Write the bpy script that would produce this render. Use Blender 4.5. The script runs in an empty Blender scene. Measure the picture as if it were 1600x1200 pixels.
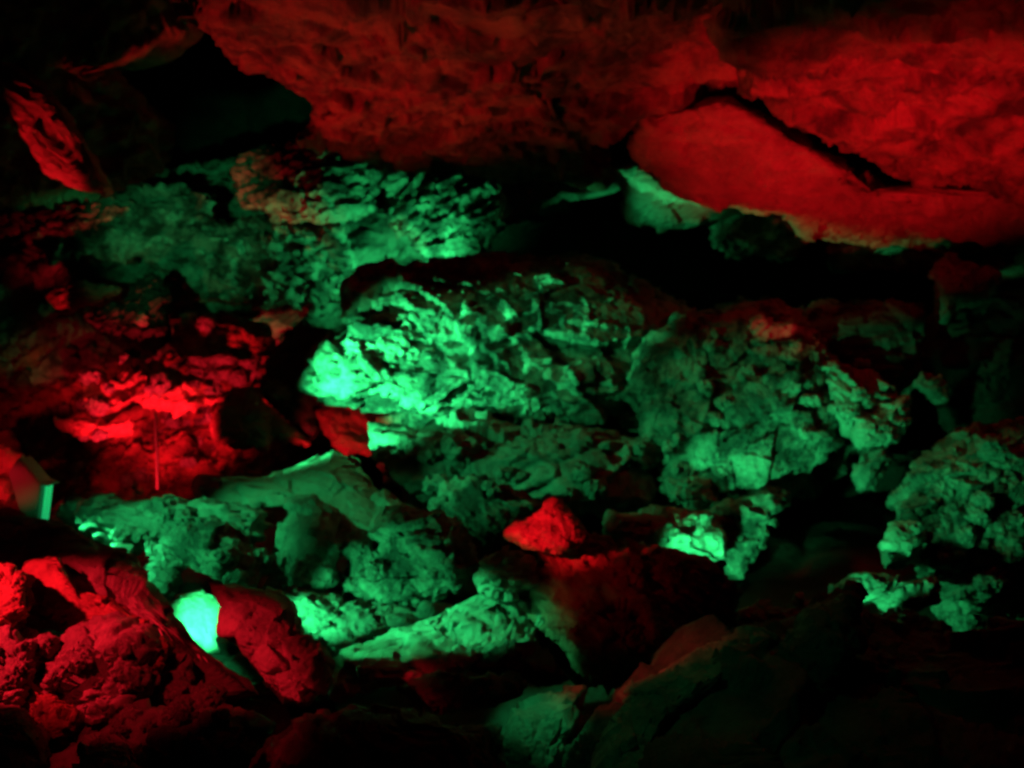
import bpy, bmesh, math, random
import numpy as np
from mathutils import Vector

sc = bpy.context.scene
COL = sc.collection
CAMZ = 1.5
# ------------------------------------------------------------------ camera
cd = bpy.data.cameras.new("camera")
cam = bpy.data.objects.new("camera", cd); COL.objects.link(cam)
cam.location = (0, 0, CAMZ); cam.rotation_euler = (math.radians(90), 0, 0)
cd.lens = 36; cd.sensor_width = 36; cd.clip_end = 200; cd.clip_start = 0.05
cd.dof.use_dof = True; cd.dof.focus_distance = 1.6; cd.dof.aperture_fstop = 4.8
sc.camera = cam
sc.view_settings.view_transform = 'Standard'; sc.view_settings.look = 'None'
sc.view_settings.gamma = 1; sc.view_settings.exposure = 0
# the cave is shut off from the sky: only a trace of ambient light
w = bpy.data.worlds.new("World"); sc.world = w; w.use_nodes = True
bg = w.node_tree.nodes["Background"]
bg.inputs[0].default_value = (0.35, 0.5, 0.5, 1); bg.inputs[1].default_value = 0.0012

def P(px, py, Y):
    """point at depth Y seen at photo pixel px, py (1600 x 1200)"""
    return Vector(((px - 800) / 1600 * Y, Y, CAMZ + (600 - py) / 1600 * Y))

GREEN = (0.03, 1.0, 0.25); RED = (1.0, 0.01, 0.025)
def lamp(name, src, dst, energy, cone, col, blend=0.6, size=0.03):
    ld = bpy.data.lights.new(name, 'SPOT'); o = bpy.data.objects.new(name, ld); COL.objects.link(o)
    a, b = P(*src), P(*dst)
    o.location = a; o.rotation_euler = (b - a).to_track_quat('-Z', 'Y').to_euler()
    ld.energy = energy; ld.spot_size = math.radians(cone); ld.spot_blend = blend
    ld.color = col; ld.shadow_soft_size = size
    return o
# green lamps: the floodlight on the left, lamps hidden behind rocks or off left, plus added fills
lamp("green_spot", (90, 756, 5.15), (655, 583, 6.3), 1500, 33, GREEN, 0.9)
lamp("green_spot", (86, 793, 5.05), (135, 838, 4.95), 70, 46, GREEN)
lamp("green_spot", (-200, 540, 4.0), (335, 845, 5.0), 130, 38, GREEN)
lamp("green_spot", (-240, 500, 4.0), (910, 775, 5.9), 270, 18, GREEN, 0.8)  # added fill for the long dim boulder and the wedge
lamp("green_spot", (-240, 500, 4.0), (820, 560, 6.2), 230, 20, GREEN, 0.9)  # added fill for the biggest boulder
lamp("green_spot", (-240, 500, 4.0), (1200, 640, 6.0), 300, 15, GREEN, 0.9)  # added fill for the rough boulder
lamp("green_spot", (-240, 500, 4.0), (1530, 850, 5.2), 430, 15, GREEN, 0.9)  # added fill for the right edge boulder
lamp("green_spot", (-240, 500, 3.6), (690, 985, 4.1), 560, 14, GREEN, 0.7)  # added unseen spot to light the diagonal slab evenly
lamp("green_spot", (405, 944, 4.15), (640, 935, 4.75), 28, 62, GREEN, 0.5)
lamp("green_spot", (425, 955, 3.64), (660, 1015, 3.95), 110, 42, GREEN, 0.6)  # extra spot added along the diagonal slab
lamp("green_spot", (388, 1000, 3.68), (308, 968, 4.05), 110, 36, GREEN)
lamp("green_spot", (1010, 1000, 4.55), (1230, 725, 6.2), 190, 38, GREEN, 0.6)
lamp("green_spot", (1250, 1010, 4.1), (1555, 850, 5.2), 60, 48, GREEN, 0.6)
lamp("green_spot", (660, 450, 7.5), (540, 250, 8.2), 55, 140, GREEN)
lamp("green_spot", (-240, 500, 4.0), (300, 350, 8.2), 150, 24, GREEN, 0.9)  # added dim fill for the back outcrop
lamp("green_spot", (960, 500, 7.5), (1000, 320, 7.0), 16, 110, GREEN)  # spot added behind the boulders for the ledges
lamp("green_spot", (-240, 500, 4.0), (1065, 325, 7.1), 420, 6.5, GREEN, 0.9)  # narrow spot added to brighten the hanging boulder
lamp("green_spot", (300, -420, 2.6), (1100, 1120, 3.2), 13, 30, GREEN, 1.0)  # faint fill added from above for the dark foreground
lamp("green_spot", (300, -420, 2.6), (845, 1140, 3.1), 130, 7, GREEN, 0.8)  # narrow fill added from above for the bottom centre rock
# red lamps, with added fill spots among them that have no fixture
lamp("red_spot", (-700, 450, 2.4), (130, 1090, 3.1), 230, 35, RED, 0.5)
lamp("red_spot", (-300, 200, 1.8), (280, 1130, 2.9), 45, 24, RED, 0.8)  # added fill for the bottom left stones
lamp("red_spot", (-700, 450, 2.4), (425, 1010, 3.4), 110, 8, RED, 0.6)  # narrow spot added for the tilted red slab
lamp("red_spot", (170, 830, 6.0), (260, 605, 7.3), 250, 58, RED)
lamp("red_spot", (-160, 720, 5.0), (90, 230, 5.1), 130, 19, RED)  # added unseen spot that reddens the blade
lamp("red_spot", (-160, 780, 4.7), (20, 740, 6.0), 70, 42, RED)  # added unseen spot for the far left stones
lamp("red_spot", (-160, 780, 4.7), (320, 400, 8.2), 9, 28, RED, 0.9)  # weak red added to dull the green of the outcrop
lamp("red_spot", (-160, 740, 4.4), (48, 760, 5.0), 10, 22, RED)  # small spot added to redden the floodlight housing
lamp("red_spot", (430, 790, 6.3), (550, 680, 6.9), 22, 60, RED)  # spot added for the rock wedged under the boulder
lamp("red_spot", (170, 800, 5.7), (560, 130, 5.15), 185, 56, RED, 1.0)
lamp("red_spot", (1330, 990, 4.25), (1370, 200, 5.4), 250, 64, RED, 0.8)
lamp("red_spot", (1330, 990, 4.25), (1560, 70, 4.6), 75, 56, RED, 1.0)  # second spot added for the upper right roof
lamp("red_spot", (-250, 560, 2.4), (855, 825, 4.1), 480, 8, RED, 0.8)
lamp("red_spot", (-250, 560, 2.4), (950, 930, 4.1), 30, 11, RED, 0.8)  # weak fill added for the boulder below the red top
lamp("red_spot", (-250, 560, 2.4), (1060, 1060, 3.3), 120, 12, RED, 1.0)  # added spill on the sloping foreground slab

sc.cycles.diffuse_bounces = 1; sc.cycles.max_bounces = 3
# ------------------------------------------------------------------ materials
def rock_mat(name, dark, pale, scale=3.0, lo=0.38, hi=0.62, bump=0.6, rough=0.62):
    m = bpy.data.materials.new(name); m.use_nodes = True
    nt = m.node_tree; N = nt.nodes; L = nt.links
    b = N["Principled BSDF"]
    tc = N.new("ShaderNodeTexCoord")
    def noise(s, det, ro=0.6, dist=0.0):
        n = N.new("ShaderNodeTexNoise"); n.inputs["Scale"].default_value = s
        n.inputs["Detail"].default_value = det; n.inputs["Roughness"].default_value = ro
        n.inputs["Distortion"].default_value = dist
        L.new(tc.outputs["Object"], n.inputs["Vector"]); return n
    n1 = noise(scale, 8, 0.65, 0.4)
    cr = N.new("ShaderNodeValToRGB")
    cr.color_ramp.elements[0].position = lo; cr.color_ramp.elements[1].position = hi
    cr.color_ramp.elements[0].color = (*dark, 1); cr.color_ramp.elements[1].color = (*pale, 1)
    L.new(n1.outputs["Fac"], cr.inputs["Fac"])
    n2 = noise(scale * 9, 6, 0.7)
    mx = N.new("ShaderNodeMix"); mx.data_type = 'RGBA'; mx.blend_type = 'OVERLAY'
    mx.inputs[0].default_value = 0.55
    L.new(cr.outputs["Color"], mx.inputs[6]); L.new(n2.outputs["Fac"], mx.inputs[7])
    L.new(mx.outputs[2], b.inputs["Base Color"])
    b.inputs["Roughness"].default_value = rough
    b.inputs["Specular IOR Level"].default_value = 0.5
    n3 = noise(scale * 5, 10, 0.7)
    v = N.new("ShaderNodeTexVoronoi"); v.inputs["Scale"].default_value = scale * 6
    L.new(tc.outputs["Object"], v.inputs["Vector"])
    ad = N.new("ShaderNodeMath"); ad.operation = 'MULTIPLY_ADD'; ad.inputs[1].default_value = 0.14
    L.new(v.outputs["Distance"], ad.inputs[0]); L.new(n3.outputs["Fac"], ad.inputs[2])
    bp = N.new("ShaderNodeBump"); bp.inputs["Strength"].default_value = bump
    bp.inputs["Distance"].default_value = 0.05
    L.new(ad.outputs[0], bp.inputs["Height"]); L.new(bp.outputs["Normal"], b.inputs["Normal"])
    return m
MAT = {
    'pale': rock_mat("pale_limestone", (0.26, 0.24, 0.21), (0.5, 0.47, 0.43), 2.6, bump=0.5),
    'grey': rock_mat("grey_limestone", (0.14, 0.13, 0.12), (0.36, 0.34, 0.31), 3.0),
    'mott': rock_mat("mottled_limestone", (0.05, 0.048, 0.045), (0.40, 0.38, 0.34), 4.2, 0.42, 0.58, bump=0.8),
    'smooth': rock_mat("smooth_limestone", (0.24, 0.23, 0.2), (0.38, 0.36, 0.33), 1.6, 0.3, 0.7, bump=0.25),
    'redtint': rock_mat("red_tinted_limestone", (0.07, 0.026, 0.02), (0.42, 0.17, 0.12), 3.6, 0.40, 0.60, bump=0.7),  # reddish base keeps green lamp spill off the red lit rocks
    'redpale': rock_mat("red_tinted_pale_limestone", (0.26, 0.12, 0.09), (0.5, 0.24, 0.18), 2.6, bump=0.5),  # paler version of the red tint, also damps green spill
    'dark': rock_mat("dark_rock", (0.035, 0.034, 0.032), (0.11, 0.105, 0.1), 3.0, rough=0.6),  # plain darker base tone
    'black': rock_mat("black_shade_rock", (0.012, 0.012, 0.012), (0.035, 0.034, 0.032), 3.0, rough=0.6),  # near black base stands in for shade in gaps and recesses
}
def plain(name, col, rough=0.5, metal=0.0, emit=None, strength=0):
    m = bpy.data.materials.new(name); m.use_nodes = True
    b = m.node_tree.nodes["Principled BSDF"]
    b.inputs["Base Color"].default_value = (*col, 1); b.inputs["Roughness"].default_value = rough
    b.inputs["Metallic"].default_value = metal
    if emit:
        b.inputs["Emission Color"].default_value = (*emit, 1); b.inputs["Emission Strength"].default_value = strength
    return m

# ------------------------------------------------------------------ numpy noise
def _h(i, j, k, s):
    n = (i.astype(np.int64) * 374761393 + j.astype(np.int64) * 668265263 + k.astype(np.int64) * 2147483647 + s * 1274126177) & 0xFFFFFFFF
    n = ((n ^ (n >> 13)) * 1274126177) & 0xFFFFFFFF
    n = ((n ^ (n >> 16)) * 2246822519) & 0xFFFFFFFF
    n = n ^ (n >> 15)
    return (n & 0xFFFFFF) / float(0xFFFFFF)
def vnoise(p, s=0):
    f = np.floor(p); t = p - f; i = f.astype(np.int64); t = t * t * t * (t * (t * 6 - 15) + 10)
    r = 0
    for a in (0, 1):
        for b in (0, 1):
            for c in (0, 1):
                wgt = (t[:, 0] if a else 1 - t[:, 0]) * (t[:, 1] if b else 1 - t[:, 1]) * (t[:, 2] if c else 1 - t[:, 2])
                r = r + wgt * _h(i[:, 0] + a, i[:, 1] + b, i[:, 2] + c, s)
    return r * 2 - 1
def fbm(p, octv=4, s=0, gain=0.5, ridged=False):
    r = 0; a = 1.0; q = p.copy()
    for o in range(octv):
        v = vnoise(q, s + o * 7)
        if ridged: v = 1 - 2 * np.abs(v)
        r = r + a * v; a *= gain; q = q * 2.03 + 11.7
    return r
def facets(p, s=0, step=0.35, slope=0.8):
    """broken faces: each cell of a jittered lattice is a tilted plane of its own"""
    f = np.floor(p).astype(np.int64)
    best = np.full(len(p), 1e9); val = np.zeros(len(p))
    for a in (-1, 0, 1):
        for b in (-1, 0, 1):
            for c in (-1, 0, 1):
                i, j, k = f[:, 0] + a, f[:, 1] + b, f[:, 2] + c
                cx = i + 0.15 + 0.7 * _h(i, j, k, s + 1); cy = j + 0.15 + 0.7 * _h(i, j, k, s + 2); cz = k + 0.15 + 0.7 * _h(i, j, k, s + 3)
                dx, dy, dz = p[:, 0] - cx, p[:, 1] - cy, p[:, 2] - cz
                d = dx * dx + dy * dy + dz * dz
                u = np.stack([_h(i, j, k, s + 4), _h(i, j, k, s + 5), _h(i, j, k, s + 6)], 1) * 2 - 1
                v = (dx * u[:, 0] + dy * u[:, 1] + dz * u[:, 2]) * slope + (_h(i, j, k, s + 8) * 2 - 1) * step
                m = d < best
                best[m] = d[m]; val[m] = v[m]
    return val

_ICO = {}
def ico(sub):
    if sub not in _ICO:
        bm = bmesh.new(); bmesh.ops.create_icosphere(bm, subdivisions=sub, radius=1)
        bm.verts.ensure_lookup_table()
        v = np.array([x.co[:] for x in bm.verts]); f = np.array([[x.index for x in t.verts] for t in bm.faces])
        bm.free(); _ICO[sub] = (v, f)
    return _ICO[sub]
def vnormals(v, f):
    n = np.zeros_like(v); a, b, c = v[f[:, 0]], v[f[:, 1]], v[f[:, 2]]
    fn = np.cross(b - a, c - a)
    for k in range(3): np.add.at(n, f[:, k], fn)
    return n / np.maximum(np.linalg.norm(n, axis=1, keepdims=True), 1e-12)
def mesh_obj(name, v, f, mat, smooth=True):
    me = bpy.data.meshes.new(name)
    me.vertices.add(len(v)); me.vertices.foreach_set("co", np.ascontiguousarray(v, dtype=np.float32).ravel())
    me.loops.add(len(f) * 3); me.loops.foreach_set("vertex_index", np.ascontiguousarray(f, dtype=np.int32).ravel())
    me.polygons.add(len(f)); me.polygons.foreach_set("loop_start", np.arange(0, len(f) * 3, 3, dtype=np.int32))
    me.polygons.foreach_set("use_smooth", np.full(len(f), smooth))
    me.update(calc_edges=True); me.validate()
    me.materials.append(mat)
    o = bpy.data.objects.new(name, me); COL.objects.link(o)
    return o
def tag(o, label=None, cat=None, group=None, kind=None):
    if label: o["label"] = label
    if cat: o["category"] = cat
    if group: o["group"] = group
    if kind: o["kind"] = kind
    return o

_seed = [0]
def rock(name, label, poly, Y, thick, mat='grey', tx=0.0, ty=-0.15, sub=6, p=2.6, amp=1.0, fs=None, fine=1.0,
         cat='rock', group=None, kind=None, centre=None, seed=None, back=None):
    """a closed boulder whose outline from the path is poly; Y its distance, thick its half depth,
    tx / ty how many metres its face recedes per 100 px to the right / downwards"""
    _seed[0] += 1; s = (seed if seed is not None else _seed[0]) * 31
    pts = np.array(poly, float); nx = np.roll(pts, -1, 0)
    dense = np.concatenate([pts + (nx - pts) * t for t in np.linspace(0, 1, 60, endpoint=False)])
    area = 0.5 * np.sum(pts[:, 0] * nx[:, 1] - nx[:, 0] * pts[:, 1])
    if centre is None:
        cr = pts[:, 0] * nx[:, 1] - nx[:, 0] * pts[:, 1]
        c = np.array([np.sum((pts[:, 0] + nx[:, 0]) * cr), np.sum((pts[:, 1] + nx[:, 1]) * cr)]) / (6 * area)
    else: c = np.array(centre, float)
    d = dense - c; ang = np.arctan2(d[:, 1], d[:, 0]); rad = np.hypot(d[:, 0], d[:, 1])
    nb = 360; bins = np.zeros(nb)
    np.maximum.at(bins, ((ang + np.pi) / (2 * np.pi) * nb).astype(int) % nb, rad)
    ok = bins > 0; xs = np.arange(nb)
    bins = np.interp(xs, xs[ok], bins[ok], period=nb)
    v, f = ico(sub)
    th = np.arctan2(v[:, 1], v[:, 0]); rho = np.hypot(v[:, 0], v[:, 1])
    r = np.interp((th + np.pi) / (2 * np.pi) * nb - 0.5, xs, bins, period=nb)
    e = 2.0 / p
    rr = rho ** e; ww = np.sign(v[:, 2]) * np.abs(v[:, 2]) ** e
    px = c[0] + r * rr * np.cos(th); py = c[1] + r * rr * np.sin(th)
    tb = back if back is not None else thick
    Yv = Y + tx * (px - c[0]) / 100 + ty * (py - c[1]) / 100 - np.where(ww > 0, ww * thick, ww * tb)
    Yv = np.maximum(Yv, 0.4)
    q = np.stack([(px - 800) / 1600 * Yv, Yv, CAMZ + (600 - py) / 1600 * Yv], 1)
    # image y runs downwards, so the winding of the front is already towards the camera
    f2 = f[:, ::-1] if np.dot(np.cross(q[f[0, 1]] - q[f[0, 0]], q[f[0, 2]] - q[f[0, 0]]), q[f[0, 0]] - q.mean(0)) < 0 else f
    size = math.sqrt(abs(area)) / 1600 * Y          # metres
    k = fs if fs else size * 0.45                   # size of one broken face
    n = vnormals(q, f2)
    r1, r2 = _h(np.array([s]), np.array([3]), np.array([7]), 1)[0], _h(np.array([s]), np.array([5]), np.array([9]), 2)[0]
    a1 = (r1 - 0.5) * 1.3; ca, sa = math.cos(a1), math.sin(a1)
    wq = np.stack([(q[:, 0] * ca - q[:, 2] * sa) * 0.8, q[:, 1], (q[:, 0] * sa + q[:, 2] * ca) * (1.2 + 0.8 * r2)], 1) / k
    wq = wq + 0.07 * np.stack([fbm(wq * 1.1, 2, s + 50), fbm(wq * 1.1, 2, s + 60), fbm(wq * 1.1, 2, s + 70)], 1)
    dsp = 0.25 * k * facets(wq, s) + 0.13 * k * facets(wq * 2.3 + 5, s + 9) + 0.055 * k * facets(wq * 5.1 + 9, s + 19)
    dsp = dsp + fine * (0.018 * k * facets(wq * 11 + 3, s + 29) + 0.02 * k * fbm(q / k * 6, 3, s + 90, 0.6))
    q = q + n * (amp * dsp)[:, None]
    # origin at the base centre
    o0 = np.array([q[:, 0].mean(), q[:, 1].mean(), q[:, 2].min()])
    o = mesh_obj(name, q - o0, f2, MAT[mat]); o.location = o0
    if kind: tag(o, label, None, group, kind)
    else: tag(o, label, cat, group)
    return o

# ------------------------------------------------------------------ setting
def cave_floor():
    n = 220; xs = np.linspace(-9, 9, n); ys = np.linspace(-2, 14, n)
    X, Yg = np.meshgrid(xs, ys)
    z = np.interp(Yg, [-2, 2, 3.35, 3.7, 4, 6, 8, 14], [0.0, 0.2, 0.34, 0.12, 0.13, 0.44, 0.72, 1.1])
    p = np.stack([X.ravel(), Yg.ravel(), np.zeros(n * n)], 1)
    z = z.ravel() + 0.10 * fbm(p * 0.9, 4, 3) + 0.06 * facets(p * 3.1, 4)
    q = np.stack([p[:, 0], p[:, 1], z], 1)
    i = np.arange(n * n).reshape(n, n)
    a, b, c, d = i[:-1, :-1].ravel(), i[:-1, 1:].ravel(), i[1:, 1:].ravel(), i[1:, :-1].ravel()
    f = np.concatenate([np.stack([a, b, c], 1), np.stack([a, c, d], 1)])
    o = mesh_obj("cave_floor", q, f, MAT['black'])
    tag(o, "rough dark cave floor under the boulders", None, None, "structure")
cave_floor()
rock("cave_wall", "black rear wall of the cave", [(-900, -700), (800, -800), (2500, -700), (2600, 900), (800, 1300), (-1000, 900)],
     13.5, 0.8, 'dark', 0, 0, 7, 3.5, 1.0, 1.6, kind='structure')
rock("cave_ceiling", "red lit rock ceiling over the middle of the cave",
     [(300, -120), (318, 20), (345, 75), (410, 98), (480, 132), (506, 190), (470, 216), (560, 242), (640, 262), (730, 262), (850, 272),
      (940, 279), (930, 255), (860, 232), (880, 208), (960, 196), (1020, 178), (1080, 160), (1150, 145), (1230, 100), (1260, -120)],
     4.9, 0.25, 'redtint', 0.0, 0.75, 8, 3.5, 1.0, 0.42, 1.0, kind='structure', centre=(760, 40), back=0.8)

G1 = "rock masses of the cave roof"
rock("ceiling_rock", "large red slab of roof above the long black crack on the right",
     [(1090, -120), (1130, 60), (1175, 140), (1240, 184), (1310, 206), (1400, 266), (1440, 281), (1510, 285), (1560, 300), (1780, 330), (1800, -120)],
     4.5, 0.22, 'redtint', 0.0, 0.75, 7, 3.2, 1.0, 0.4, group=G1, back=0.7)
rock("ceiling_rock", "smooth bright red slab hanging below the long black crack on the right",
     [(984, 236), (1004, 190), (1050, 174), (1130, 157), (1160, 174), (1230, 208), (1295, 245), (1385, 312), (1440, 328), (1520, 326), (1580, 300),
     (1760, 300), (1780, 420), (1600, 397), (1390, 386), (1262, 366), (1226, 332), (1130, 316), (1050, 291), (1020, 262)],
     6.45, 0.2, 'redpale', 0.0, 0.6, 8, 3.0, 0.9, 0.3, group=G1, back=0.5)
rock("ceiling_rock", "dark roof rock with faint red ridges in the top left corner",
     [(-160, -120), (300, -120), (310, 40), (250, 75), (160, 80), (180, 140), (255, 200), (262, 262), (180, 292), (90, 312), (-160, 320)],
     5.6, 0.3, 'redtint', 0.1, 0.2, 7, 2.8, 1.3, 0.4, group=G1, centre=(70, 110))
rock("ceiling_rock", "narrow bright red blade of rock pointing down at the left edge",
     [(-60, 50), (0, 104), (44, 120), (85, 155), (122, 200), (148, 250), (166, 302), (125, 296), (80, 268), (42, 212), (10, 150), (-60, 105)],
     5.1, 0.12, 'redpale', -0.1, 0.1, 6, 4, 0.7, 0.2, group=G1)
rock("ceiling_rock", "low red lip of rock at the left edge below the dark roof",
     [(-60, 290), (20, 285), (50, 280), (120, 285), (112, 304), (80, 316), (10, 308), (-60, 312)],
     6.2, 0.12, 'pale', 0, 0.1, 6, 2.2, 0.8, 0.2, group=G1)

# ------------------------------------------------------------------ back of the cave
G2 = "rocks along the back of the cave"
rock("rock_outcrop", "wide mottled green outcrop rising to a hump under the black recess",
     [(-160, 330), (0, 320), (90, 317), (160, 302), (250, 272), (330, 260), (400, 240), (480, 221), (545, 238), (600, 262), (650, 266),
      (740, 258), (830, 275), (800, 350), (740, 400), (700, 480), (600, 560), (560, 700), (300, 760), (60, 760), (-160, 700)],
     8.6, 0.5, 'mott', 0.02, -0.2, 8, 3.0, 1.0, 0.34, group=G2)
for lab, poly, Y, t in [
    ("layered green hump at the top of the outcrop against the black recess", [(360, 264), (400, 240), (480, 221), (545, 238), (592, 262), (575, 320), (520, 352), (440, 348), (380, 322)], 8.15, .2),
    ("pitted green rock of the outcrop just below the red ceiling edge", [(598, 266), (650, 266), (740, 258), (800, 285), (790, 345), (730, 395), (660, 402), (610, 345)], 8.2, .2),
    ("dull green and brown rock low on the outcrop beside the big boulder", [(230, 402), (330, 345), (440, 348), (535, 360), (560, 420), (545, 470), (430, 482), (300, 462)], 8.05, .2),
    ("dim grey green rock of the outcrop near the left edge", [(15, 335), (160, 312), (260, 285), (335, 305), (325, 362), (220, 402), (80, 405)], 8.15, .2),
]:
    rock("rock", lab, poly, Y, t, 'mott', 0, -.15, 7, 3.0, 1.2, 0.24, group=G2)
rock("rock", "bright green strip of ledge tucked right under the red ceiling edge",
     [(780, 300), (820, 278), (860, 272), (940, 276), (985, 262), (990, 285), (950, 298), (880, 305), (840, 330), (790, 345)],
     7.6, 0.2, 'pale', 0, -0.1, 6, 2.4, 1.0, 0.2, group=G2)
rock("boulder", "smooth bright green boulder hanging under the red slab's left end",
     [(958, 262), (985, 246), (1020, 262), (1055, 290), (1130, 312), (1195, 312), (1218, 328), (1150, 336), (1090, 352), (1030, 358), (985, 344), (968, 310)],
     7.2, 0.25, 'smooth', 0, 0.1, 6, 2.2, 0.5, 0.4, cat='boulder', group=G2)
rock("rock", "dim green knobbly rock just right of the smooth hanging boulder",
     [(1110, 345), (1160, 325), (1225, 322), (1250, 350), (1262, 385), (1240, 405), (1190, 400), (1150, 396), (1112, 380)],
     7.3, 0.2, 'mott', 0, 0.1, 6, 2.4, 1.2, 0.18, group=G2)
rock("rock", "dim green ledge along the underside of the red slab at right",
     [(1290, 385), (1340, 375), (1450, 385), (1530, 390), (1640, 395), (1640, 440), (1520, 440), (1440, 432), (1370, 424), (1300, 415)],
     7.2, 0.2, 'mott', 0, 0.1, 6, 2.4, 1.1, 0.2, group=G2)
rock("rock", "green tooth of rock pointing down below the red slab at right edge",
     [(1456, 420), (1480, 396), (1520, 410), (1560, 430), (1545, 470), (1495, 480), (1472, 500), (1460, 470)],
     6.6, 0.15, 'grey', 0, 0.0, 6, 2.2, 0.9, 0.2, group=G2)
rock("rock", "black filler rock standing in for the unlit recess above the big green boulder",
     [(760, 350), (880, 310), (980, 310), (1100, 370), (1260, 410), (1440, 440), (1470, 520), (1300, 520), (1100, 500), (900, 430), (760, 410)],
     9.0, 0.3, 'black', 0, 0, 6, 2.6, 1.0, 0.5, group=G2)  # black rock added where the recess is only unlit
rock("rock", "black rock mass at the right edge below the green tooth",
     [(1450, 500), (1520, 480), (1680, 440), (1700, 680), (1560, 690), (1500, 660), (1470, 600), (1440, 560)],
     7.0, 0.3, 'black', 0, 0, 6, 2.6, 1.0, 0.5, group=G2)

# ------------------------------------------------------------------ red bank on the left
G3 = "rocks of the red bank on the left"
rock("rock_bank", "low rubble bank glowing red under the green outcrop",
     [(-160, 540), (20, 510), (80, 470), (150, 440), (260, 450), (330, 450), (430, 500), (500, 540), (540, 600), (560, 700), (480, 760), (300, 810), (60, 820), (-160, 800)],
     8.0, 0.25, 'redtint', 0.03, -0.3, 8, 3.0, 2.2, 0.3, group=G3)
for lab, poly, Y, t, m, kw in [
    ("broad bright red stone in the middle of the red bank", [(132, 605), (150, 585), (200, 570), (250, 575), (285, 590), (335, 600), (338, 625), (300, 640), (245, 640), (200, 628), (165, 645)], 7.0, .16, 'redpale', dict(ty=-.2, amp=1.5)),
    ("bright red faceted stone at the right side of the red bank", [(328, 645), (350, 622), (392, 605), (428, 650), (415, 700), (370, 700), (338, 680)], 6.9, .18, 'redpale', {}),
    ("thin pointed red stone reaching right from the red bank", [(405, 652), (440, 655), (484, 692), (465, 697), (418, 684)], 6.9, .08, 'redpale', {}),
    ("thin red shelf of stone low in the red bank", [(80, 655), (120, 655), (190, 668), (210, 655), (206, 680), (150, 682), (100, 672)], 6.9, .08, 'redpale', dict(ty=.2)),
    ("black rounded boulder standing at the top of the red bank", [(212, 438), (240, 428), (262, 455), (266, 490), (256, 545), (225, 552), (190, 535), (184, 485)], 7.35, .2, 'black', {}),
    ("dark sloping slab between the red bank and the big green boulder", [(420, 560), (470, 500), (540, 520), (520, 560), (478, 590), (500, 625), (488, 690), (445, 650), (410, 610)], 7.1, .15, 'dark', {}),
    ("dark leaf shaped slab left of the black rounded boulder", [(125, 495), (180, 470), (240, 535), (245, 555), (190, 545)], 7.3, .1, 'dark', {}),
    ("red ledge with cracks in the upper right of the red bank", [(262, 530), (290, 490), (350, 490), (420, 510), (430, 550), (340, 550), (280, 560)], 7.35, .15, 'redtint', {}),
    ("low red stone at the upper left of the red bank", [(70, 460), (130, 440), (190, 452), (150, 475), (90, 480)], 7.6, .1, 'redpale', {}),
    ("red rock wedged under the left end of the big green boulder", [(488, 640), (500, 622), (540, 618), (600, 640), (696, 648), (702, 668), (600, 680), (578, 708), (540, 712), (520, 695), (500, 670)], 7.0, .15, 'redpale', {}),
    ("bright red stone at the far left edge above the lamp", [(-40, 700), (10, 695), (38, 712), (28, 740), (-40, 745)], 6.2, .1, 'redpale', {}),
    ("small red stone on the left edge beside the lamp", [(-40, 752), (14, 752), (24, 770), (10, 785), (-40, 790)], 6.0, .1, 'redpale', {}),
]:
    rock("rock", lab, poly, Y, t, m, sub=6, group=G3, fs=0.18 if t > .12 else 0.12, **kw)

# ------------------------------------------------------------------ big green boulders
G4 = "big boulders in the middle of the cave"
rock("boulder", "biggest boulder, brilliant green at its left end, in the centre of the cave",
     [(470, 602), (482, 570), (512, 535), (548, 512), (546, 452), (565, 428), (650, 408), (760, 400), (900, 405), (1000, 440), (1060, 492),
      (1075, 560), (1050, 640), (1000, 675), (940, 672), (700, 656), (640, 630), (560, 637), (500, 618)],
     6.7, 0.5, 'mott', 0.05, -0.1, 8, 3.2, 0.9, 0.42, cat='boulder', group=G4)
rock("rock", "pale mint flowstone face widening the hot spot on the left end of the biggest boulder",
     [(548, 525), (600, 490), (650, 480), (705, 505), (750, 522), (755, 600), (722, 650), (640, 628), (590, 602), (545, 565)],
     6.27, 0.1, 'pale', 0.04, -0.05, 7, 2.3, 1.2, 0.22, group=G4)  # pale face added to broaden the floodlight's bright spot
rock("boulder", "rough mid green boulder at the right of the biggest boulder",
     [(985, 590), (1020, 540), (1060, 500), (1120, 500), (1165, 482), (1215, 478), (1270, 510), (1320, 580), (1310, 690), (1260, 730), (1195, 790), (1100, 800), (1035, 790), (1005, 700)],
     6.3, 0.35, 'mott', 0.0, -0.1, 8, 3.4, 1.0, 0.36, cat='boulder', group=G4)
rock("rock_mass", "jagged green rock mass filling the gaps behind the big boulders",
     [(560, 470), (760, 412), (900, 412), (1060, 475), (1200, 485), (1440, 485), (1445, 600), (1320, 720), (1200, 800), (1030, 805), (800, 790), (600, 730)],
     7.0, 0.35, 'mott', 0.0, -0.1, 8, 3.4, 1.2, 0.4, cat='rock mass', group=G4)
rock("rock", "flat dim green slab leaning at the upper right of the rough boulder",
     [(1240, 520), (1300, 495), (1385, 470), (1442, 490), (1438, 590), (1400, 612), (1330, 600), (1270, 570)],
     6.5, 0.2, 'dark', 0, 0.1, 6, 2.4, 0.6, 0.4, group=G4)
rock("rock", "bright green angular stone below the flat dim slab",
     [(1282, 575), (1300, 562), (1345, 580), (1400, 600), (1412, 625), (1370, 650), (1340, 640), (1325, 680), (1300, 640)],
     6.2, 0.16, 'pale', 0.1, -0.1, 6, 2.4, 0.9, 0.2, group=G4)
rock("rock", "light green block under the bright angular stone",
     [(1328, 650), (1370, 640), (1420, 620), (1425, 660), (1400, 690), (1340, 705)],
     6.1, 0.14, 'pale', 0.1, -0.1, 6, 2.4, 0.9, 0.2, group=G4)
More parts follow.
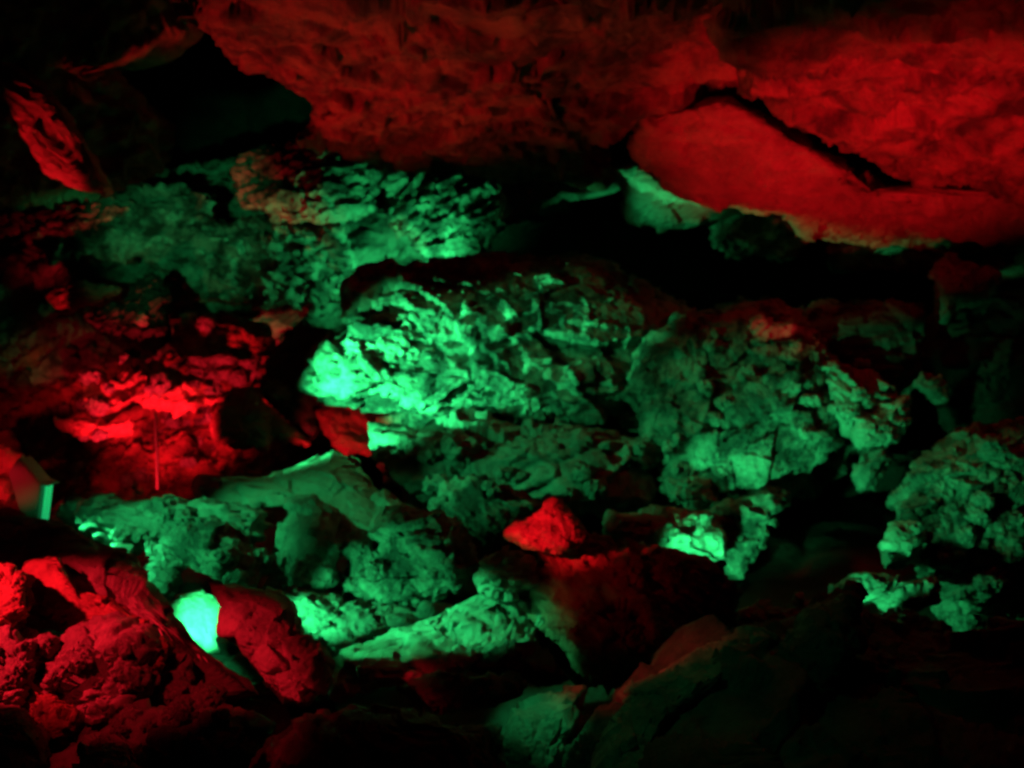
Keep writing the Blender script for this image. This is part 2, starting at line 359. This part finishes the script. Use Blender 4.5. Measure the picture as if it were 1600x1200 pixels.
rock("rock", "small green knob at the right tip of the bright stones",
     [(1425, 600), (1440, 580), (1470, 588), (1482, 625), (1462, 632), (1440, 612)],
     6.2, 0.08, 'grey', 0.1, 0, 5, 2.2, 0.9, 0.12, group=G4)
rock("rock", "green pointed stone on the ridge of the rough boulder",
     [(1168, 505), (1190, 488), (1210, 503), (1245, 508), (1240, 520), (1200, 530), (1180, 522)],
     6.0, 0.08, 'pale', 0, 0, 5, 2.2, 0.8, 0.12, group=G4)
rock("boulder", "long dim green boulder lying below the biggest boulder",
     [(575, 672), (640, 664), (720, 652), (800, 664), (960, 680), (1022, 705), (1030, 785), (980, 800), (900, 795), (860, 800), (800, 835), (700, 805), (650, 790), (600, 740)],
     6.1, 0.3, 'grey', 0.0, -0.15, 7, 2.6, 0.9, 0.4, cat='boulder', group=G4)
rock("rock", "mottled green rock tapering down from the foot of the rough boulder",
     [(1100, 800), (1150, 780), (1200, 775), (1235, 770), (1200, 830), (1160, 905), (1140, 900), (1120, 850)],
     5.8, 0.12, 'mott', 0.05, -0.1, 6, 2.4, 1.0, 0.16, group=G4)
rock("rock", "bright green wedge with a notch right of the red topped rock",
     [(940, 830), (950, 800), (1000, 795), (1060, 800), (1110, 805), (1140, 840), (1125, 885), (1060, 855), (1035, 850), (1022, 880), (980, 858)],
     5.5, 0.18, 'pale', 0.1, -0.1, 6, 2.4, 0.8, 0.3, group=G4)
rock("rock", "bright green lump on the lower edge of the rough boulder",
     [(1040, 750), (1070, 740), (1110, 755), (1120, 785), (1085, 795), (1050, 782)],
     5.9, 0.1, 'pale', 0.1, -0.1, 6, 2.3, 0.8, 0.18, group=G4)
rock("rock", "small green stone hanging in the dark gap on the right",
     [(1330, 745), (1345, 710), (1385, 700), (1390, 725), (1365, 765), (1345, 768)],
     6.0, 0.08, 'grey', 0.1, 0, 5, 2.2, 0.9, 0.12, group=G4)
rock("rock", "black filler rock for the shade in the gap right of the rough boulder",
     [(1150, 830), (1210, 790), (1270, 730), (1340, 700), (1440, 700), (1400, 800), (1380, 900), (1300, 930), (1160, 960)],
     7.7, 0.2, 'black', 0, 0, 6, 2.6, 1.0, 0.4, group=G4)  # shade of the gap put into a black filler rock

# ------------------------------------------------------------------ right hand boulders
G5 = "green boulders on the right"
rock("boulder", "large mottled green boulder at the right edge",
     [(1390, 790), (1440, 720), (1500, 680), (1560, 672), (1700, 640), (1720, 990), (1600, 985), (1500, 992), (1470, 950), (1440, 880), (1400, 850)],
     5.4, 0.35, 'mott', 0.05, -0.1, 8, 2.5, 1.1, 0.26, cat='boulder', group=G5)
rock("rock", "smooth bright green stone on the left flank of the right edge boulder",
     [(1378, 850), (1395, 825), (1430, 818), (1445, 840), (1440, 880), (1400, 895), (1380, 890)],
     4.95, 0.1, 'pale', 0.1, 0, 6, 2.2, 0.7, 0.2, group=G5)
rock("rock", "green arched stone in front of the right edge boulder",
     [(1285, 945), (1300, 915), (1340, 893), (1390, 905), (1440, 920), (1460, 900), (1470, 940), (1420, 960), (1390, 955), (1340, 930), (1310, 955)],
     4.7, 0.12, 'grey', 0, -0.1, 6, 2.3, 0.9, 0.16, group=G5)
rock("rock", "low green ridge of stone behind the dark sloping foreground boulder",
     [(1130, 990), (1142, 960), (1190, 952), (1240, 950), (1300, 940), (1320, 960), (1240, 1000), (1180, 1015)],
     4.5, 0.14, 'grey', 0, -0.1, 6, 2.3, 1.0, 0.16, group=G5)
rock("rock", "small upright green stone standing on the low green ridge",
     [(1240, 940), (1242, 925), (1256, 926), (1258, 950), (1248, 962)], 4.5, 0.05, 'pale', 0, 0, 5, 2.2, 0.7, 0.08, group=G5)

# ------------------------------------------------------------------ green rubble, middle left
G6 = "green stones of the rubble slope"
for nm, lab, poly, Y, t, m, kw in [
    ("boulder", "smooth green ridge rock with a sweeping crest above the rubble", [(298, 760), (312, 742), (360, 752), (420, 752), (480, 722), (520, 705), (556, 720), (590, 770), (640, 810), (640, 860), (560, 860), (480, 800), (400, 800), (320, 800)], 5.7, .2, 'smooth', dict(sub=7, amp=.4, fs=.5, ty=-.25)),
    ("rock", "low green mound of rubble beside the lamp", [(78, 806), (95, 790), (140, 783), (200, 792), (260, 790), (320, 780), (420, 800), (420, 840), (330, 860), (230, 850), (210, 870), (150, 850)], 5.2, .2, 'grey', dict(sub=7, fs=.22)),
    ("rock", "green stone with pale knobs in the middle of the rubble", [(262, 850), (290, 820), (330, 808), (380, 840), (398, 880), (390, 918), (350, 905), (300, 890)], 4.8, .18, 'mott', dict(fs=.16)),
    ("rock", "curved green stone beside the brilliant lit rock", [(228, 850), (262, 850), (290, 880), (270, 930), (262, 945), (240, 910)], 4.75, .1, 'grey', dict(fs=.16)),
    ("rock", "green stone at the end of the rubble behind the red slope", [(160, 855), (185, 848), (208, 855), (205, 875), (180, 872)], 4.9, .05, 'pale', dict(fs=.08, sub=5)),
    ("boulder", "rounded green boulder standing upright in the rubble", [(440, 820), (455, 785), (490, 780), (520, 800), (530, 850), (525, 910), (480, 940), (440, 920), (430, 870)], 4.9, .2, 'grey', dict(amp=.5, fs=.35)),
    ("rock", "dark leaning slab between the upright boulder and the rough rock", [(525, 800), (570, 830), (590, 870), (570, 930), (540, 935), (545, 880)], 4.95, .12, 'grey', dict(amp=.7)),
    ("boulder", "rough dark green boulder with a bright left edge", [(560, 920), (590, 850), (620, 800), (690, 797), (740, 840), (755, 880), (740, 930), (680, 950), (600, 950)], 4.8, .25, 'mott', dict(sub=7, fs=.34, amp=.8)),
    ("rock", "green stone between the upright boulder and the red slab", [(420, 930), (470, 925), (530, 940), (540, 975), (500, 1000), (460, 970)], 4.5, .12, 'grey', dict(fs=.14)),
    ("rock", "plain green slope of stone between the boulders and the bright slab", [(500, 985), (520, 945), (600, 940), (690, 945), (740, 945), (700, 975), (600, 1005), (530, 1030)], 4.5, .15, 'grey', dict(ty=-.35)),
    ("rock", "bright green slab lying diagonal in front of the rubble", [(514, 1055), (535, 1022), (590, 995), (700, 958), (760, 925), (840, 905), (868, 930), (840, 1000), (770, 1022), (705, 1055), (640, 1070), (530, 1090)], 4.0, .1, 'pale', dict(sub=7, ty=-.42, tx=.04, amp=.6, fs=.3, p=3.6)),
    ("rock", "bright green knobbly stone beside the red topped rock", [(742, 905), (755, 880), (790, 862), (835, 875), (850, 915), (800, 935), (760, 930)], 4.3, .14, 'pale', dict(fs=.12, amp=1.3)),
    ("rock", "dim green stone below the bright diagonal slab", [(620, 1075), (680, 1055), (760, 1055), (822, 1062), (815, 1085), (760, 1100), (690, 1115), (650, 1100)], 3.6, .12, 'dark', dict(ty=-.2)),
    ("rock", "brilliant pale green lit rock beside the hidden lamp", [(258, 950), (280, 928), (315, 918), (348, 945), (348, 980), (335, 1000), (345, 1020), (322, 1020), (285, 990)], 4.1, .1, 'pale', dict(amp=.2, fs=.2, tx=.3)),
    ("rock", "mottled green rock low beneath the long dim boulder", [(680, 760), (720, 745), (790, 750), (850, 790), (800, 840), (760, 850), (720, 820), (690, 800)], 5.4, .15, 'mott', dict(fs=.16)),
]:
    kw = dict(kw); kw.setdefault('sub', 6)
    rock(nm, lab, poly, Y, t, m, cat=nm, group=G6, **kw)

# ------------------------------------------------------------------ foreground
G7 = "foreground rocks"
for nm, lab, poly, Y, t, m, kw in [
    ("boulder", "long dark red slope of rock running down from the left edge", [(-120, 800), (30, 812), (90, 830), (155, 865), (205, 882), (233, 922), (252, 962), (312, 1018), (410, 1085), (330, 1095), (200, 985), (80, 985), (-120, 960)], 3.5, .2, 'grey', dict(sub=7, ty=-.2, amp=.5, fs=.5)),
    ("boulder", "black filler rock keeping the gaps dark behind the red foreground stones", [(-120, 960), (120, 1000), (300, 1060), (510, 1100), (510, 1170), (200, 1230), (-120, 1230)], 3.75, .15, 'black', {}),  # added to cover green light leaking between the stones
    ("rock", "tilted red slab standing right of the brilliant lit rock", [(325, 905), (350, 915), (430, 935), (455, 960), (490, 1010), (514, 1040), (508, 1085), (480, 1108), (440, 1105), (400, 1060), (370, 1010), (340, 985), (345, 945)], 3.45, .14, 'grey', dict(sub=7, amp=.6, fs=.3)),
    ("boulder", "rounded bright red boulder in the lower left foreground", [(80, 1030), (110, 985), (180, 970), (230, 1000), (245, 1060), (200, 1115), (120, 1118), (85, 1080)], 2.95, .15, 'grey', dict(fs=.2)),
    ("rock", "bright red tongue of stone lying on the long dark red slope", [(46, 885), (80, 878), (108, 928), (170, 932), (242, 972), (238, 988), (165, 978), (95, 985), (62, 950)], 3.22, .07, 'redpale', dict(amp=.6, fs=.25)),
    ("rock", "angular red block at the left edge beside the bright red tongue", [(-40, 900), (18, 890), (44, 905), (52, 955), (20, 985), (-40, 980)], 3.05, .1, 'redpale', dict(fs=.2)),
    ("rock", "small red block under the tip of the bright red tongue", [(205, 1000), (240, 990), (262, 1010), (250, 1045), (215, 1045)], 2.95, .06, 'redpale', dict(fs=.12)),
    ("rock", "red wedge between the rounded red boulder and the corner stone", [(40, 1060), (80, 1075), (120, 1130), (90, 1160), (50, 1120)], 2.75, .07, 'redtint', dict(fs=.16)),
    ("rock", "red chunky stone at the left edge above the dark corner", [(-60, 980), (20, 965), (60, 1000), (65, 1060), (30, 1100), (-60, 1105)], 2.9, .14, 'grey', dict(fs=.16)),
    ("rock", "dark red stone in the bottom left corner", [(-80, 1100), (40, 1105), (70, 1150), (80, 1260), (-80, 1260)], 2.5, .15, 'grey', dict(amp=.7)),
    ("rock", "red stone with an upright fin near the foreground centre left", [(238, 1040), (265, 1030), (290, 1025), (300, 1080), (340, 1080), (360, 1110), (300, 1115), (250, 1090)], 3.0, .1, 'grey', dict(fs=.1)),
    ("rock", "bright red broken stone at the bottom left edge", [(122, 1210), (130, 1170), (155, 1150), (200, 1165), (230, 1190), (240, 1260), (110, 1260)], 2.4, .1, 'pale', dict(fs=.1)),
    ("rock", "dim red flat rock in the bottom left foreground", [(160, 1150), (220, 1110), (330, 1100), (430, 1130), (400, 1180), (300, 1230), (200, 1190)], 2.6, .12, 'grey', dict(ty=-.2)),
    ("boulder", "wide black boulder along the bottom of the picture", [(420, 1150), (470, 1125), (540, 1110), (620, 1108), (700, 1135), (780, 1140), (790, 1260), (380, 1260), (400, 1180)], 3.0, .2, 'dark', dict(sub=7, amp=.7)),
    ("rock", "green slanted rock at the bottom centre", [(786, 1150), (800, 1110), (860, 1085), (915, 1075), (900, 1130), (880, 1180), (870, 1260), (800, 1260)], 3.1, .12, 'grey', dict(tx=.1, amp=.7)),
    ("rock", "black wedge of rock below the bright diagonal slab", [(725, 1048), (760, 1022), (805, 1000), (818, 1030), (870, 1045), (890, 1060), (850, 1072), (800, 1056)], 3.9, .12, 'black', {}),
    ("rock", "rock with a bright red top in the lower centre", [(792, 834), (828, 806), (864, 782), (900, 808), (916, 838), (892, 860), (850, 866), (820, 852)], 4.15, .1, 'redpale', dict(fs=.15, amp=.9, p=2.2)),
    ("boulder", "dark boulder with red patches below the red topped rock", [(838, 900), (850, 860), (900, 850), (960, 860), (1020, 855), (1060, 860), (1140, 890), (1150, 960), (1060, 1030), (980, 1070), (900, 1060), (860, 980), (842, 960)], 4.2, .2, 'redtint', dict(sub=7, fs=.26, amp=1.2)),
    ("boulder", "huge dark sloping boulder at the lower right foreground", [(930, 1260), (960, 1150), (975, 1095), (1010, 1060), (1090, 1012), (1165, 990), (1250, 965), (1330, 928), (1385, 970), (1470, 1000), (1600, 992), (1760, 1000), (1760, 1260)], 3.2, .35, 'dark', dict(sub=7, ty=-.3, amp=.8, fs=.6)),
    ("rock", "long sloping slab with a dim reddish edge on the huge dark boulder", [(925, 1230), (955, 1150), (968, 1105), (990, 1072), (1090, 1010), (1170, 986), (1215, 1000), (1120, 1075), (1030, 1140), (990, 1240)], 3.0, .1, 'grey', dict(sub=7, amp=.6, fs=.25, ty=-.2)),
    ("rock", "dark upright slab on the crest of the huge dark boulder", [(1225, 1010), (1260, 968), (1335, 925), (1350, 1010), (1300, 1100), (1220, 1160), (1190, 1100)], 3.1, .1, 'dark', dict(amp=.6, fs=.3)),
    ("rock", "black low filler rock hiding lit floor under the green arched stone", [(1350, 965), (1400, 955), (1445, 962), (1495, 995), (1480, 1030), (1350, 1020)], 4.35, .1, 'black', {}),  # added to cover a patch of floor lit green
    ("rock", "dark narrow rock leaning between green slanted rock and huge boulder", [(870, 1260), (890, 1170), (940, 1110), (975, 1100), (950, 1160), (930, 1260)], 3.0, .1, 'dark', {}),
]:
    kw = dict(kw); kw.setdefault('sub', 6)
    rock(nm, lab, poly, Y, t, m, cat=nm, group=G7, **kw)

# ------------------------------------------------------------------ the floodlight and the thin rod
def boxmesh(name, size, mat, parent, loc=(0, 0, 0), bevel=0.004):
    bm = bmesh.new(); bmesh.ops.create_cube(bm, size=1)
    for v in bm.verts: v.co = Vector((v.co.x * size[0], v.co.y * size[1], v.co.z * size[2]))
    bmesh.ops.bevel(bm, geom=bm.edges[:], offset=bevel, segments=2, affect='EDGES')
    me = bpy.data.meshes.new(name); bm.to_mesh(me); bm.free(); me.materials.append(mat)
    o = bpy.data.objects.new(name, me); COL.objects.link(o); o.parent = parent; o.location = loc
    return o
metal = plain("grey_housing_paint", (0.13, 0.12, 0.12), 0.45)
glass = plain("green_lamp_glass", (0.1, 0.4, 0.2), 0.3, 0, (0.02, 0.8, 0.25), 0.45)
fl = bpy.data.objects.new("floodlight", None); COL.objects.link(fl)
fl.location = P(50, 812, 5.0); fl.rotation_euler = (0, 0, math.radians(5))
tag(fl, "tilted box shaped floodlight with a thin green front edge among the rocks at left", "floodlight")
def prism(name, prof, y0, y1, mat, parent, bevel=0.006):
    bm = bmesh.new()
    a = [bm.verts.new((x, y0, z)) for x, z in prof]; b = [bm.verts.new((x, y1, z)) for x, z in prof]
    bm.faces.new(a); bm.faces.new(b[::-1]); n = len(prof)
    for i in range(n): bm.faces.new((a[i], b[i], b[(i + 1) % n], a[(i + 1) % n]))
    bmesh.ops.recalc_face_normals(bm, faces=bm.faces)
    bmesh.ops.bevel(bm, geom=bm.edges[:], offset=bevel, segments=2, affect='EDGES')
    me = bpy.data.meshes.new(name); bm.to_mesh(me); bm.free(); me.materials.append(mat)
    o = bpy.data.objects.new(name, me); COL.objects.link(o); o.parent = parent
    return o
prism("housing", [(-.082, .235), (-.034, .31), (.072, .18), (.050, .006), (-.034, .06)], -.08, .08, metal, fl)
prism("front_glass", [(.078, .183), (.088, .181), (.066, -.004), (.056, -.002)], -.04, .04, glass, fl, .002)
prism("visor", [(.068, .192), (.104, .176), (.102, .170), (.070, .184)], -.085, .085, metal, fl, .002)
boxmesh("bracket", (0.02, 0.19, 0.03), metal, fl, (-0.01, 0, 0.015))
boxmesh("stand", (0.03, 0.03, 0.10), metal, fl, (-0.01, 0, -0.05))

def rod():
    a, b = P(243, 645, 6.5), P(247, 765, 6.4)
    bm = bmesh.new()
    n = 12; rings = []
    rnd = random.Random(4)
    for i in range(n + 1):
        t = i / n; c = a.lerp(b, t) + Vector((rnd.uniform(-.002, .002), 0, 0)); r = 0.0085 + 0.002 * t
        rings.append([bm.verts.new(c - b + Vector((r * math.cos(k * math.pi / 4), r * math.sin(k * math.pi / 4), 0))) for k in range(8)])
    for i in range(n):
        for k in range(8):
            bm.faces.new((rings[i][k], rings[i + 1][k], rings[i + 1][(k + 1) % 8], rings[i][(k + 1) % 8]))
    bm.faces.new(rings[0]); bm.faces.new(rings[-1][::-1])
    bmesh.ops.recalc_face_normals(bm, faces=bm.faces)
    me = bpy.data.meshes.new("thin_rod"); bm.to_mesh(me); bm.free()
    me.materials.append(plain("weathered_wood", (0.05, 0.04, 0.035), 0.7))
    o = bpy.data.objects.new("thin_rod", me); COL.objects.link(o); o.location = b
    tag(o, "thin upright pale rod standing in front of the red bank", "rod")
rod()

# ------------------------------------------------------------------ small loose stones, each lying where it rests
def scatter():
    rnd = random.Random(11)
    bpy.context.view_layer.update()
    dg = bpy.context.evaluated_depsgraph_get()
    def inside(x, y, poly):
        c = False
        for i in range(len(poly)):
            (x1, y1), (x2, y2) = poly[i], poly[i - 1]
            if (y1 > y) != (y2 > y) and x < (x2 - x1) * (y - y1) / (y2 - y1) + x1: c = not c
        return c
    protos = []
    for i in range(7):
        v, f = ico(5); k = 0.75
        q = v * np.array([1.0, rnd.uniform(.6, .9), rnd.uniform(.5, .85)])
        n = vnormals(q, f)
        dsp = 0.42 * facets(q / k, 300 + i * 17) + 0.2 * facets(q / k * 2.2 + 3, 500 + i) + 0.04 * fbm(q * 5, 3, i)
        protos.append(q + n * dsp[:, None])
    meshes = {}
    jobs = [
        ("small broken red stone lying loose on the red bank", "loose stones of the red bank", 'grey',
         [(60, 560), (200, 480), (430, 520), (470, 690), (400, 760), (110, 760)], 34, 9, 22),
        ("small loose stone in the green rubble between the boulders", "loose stones of the green rubble", 'grey',
         [(110, 800), (300, 780), (430, 790), (740, 860), (760, 880), (640, 920), (480, 940), (300, 900)], 36, 9, 22),
        ("small broken red stone among the red foreground rocks", "loose stones of the red foreground", 'grey',
         [(0, 970), (60, 980), (230, 1000), (340, 1090), (380, 1130), (240, 1150), (120, 1130), (0, 1090)], 30, 12, 30),
        ("small knob of stone on the boulders under the biggest boulder", "loose stones under the biggest boulder", 'grey',
         [(600, 690), (1000, 700), (1010, 780), (840, 790), (680, 790)], 18, 10, 22),
        ("small knob of stone on the green boulder at the right edge", "loose stones of the right edge boulder", 'grey',
         [(1400, 800), (1500, 700), (1600, 690), (1600, 970), (1500, 980), (1440, 890)], 24, 9, 24),
        ("small knob of stone clinging to the rough green boulder", "loose stones of the rough green boulder", 'pale',
         [(1010, 600), (1120, 510), (1300, 560), (1450, 590), (1400, 660), (1280, 720), (1100, 790), (1030, 770)], 20, 8, 18),
    ]
    spots = []
    for lab, grp, m, poly, cnt, s0, s1 in jobs:
        xs = [p[0] for p in poly]; ys = [p[1] for p in poly]; k = 0
        for _ in range(cnt * 6):
            if k >= cnt: break
            x, y = rnd.uniform(min(xs), max(xs)), rnd.uniform(min(ys), max(ys))
            if not inside(x, y, poly): continue
            c = Vector((0, 0, CAMZ)); d = (P(x, y, 1.0) - c).normalized()
            h = sc.ray_cast(dg, c, d)
            if not h[0] or h[1].y > 9: continue
            spots.append((lab, grp, m, h[1].copy(), rnd.uniform(s0, s1) / 1600 * h[1].y)); k += 1
    for lab, grp, m, loc, r in spots:
        i = rnd.randrange(7)
        if (i, m) not in meshes:
            o = mesh_obj("stone", protos[i], ico(5)[1], MAT[m]); meshes[(i, m)] = o.data
        else:
            o = bpy.data.objects.new("stone", meshes[(i, m)]); COL.objects.link(o)
        o.location = loc; o.scale = (r, r, r)
        o.rotation_euler = (rnd.uniform(-.5, .5), rnd.uniform(-.5, .5), rnd.uniform(0, 6.28))
        tag(o, lab, "stone", grp)
scatter()
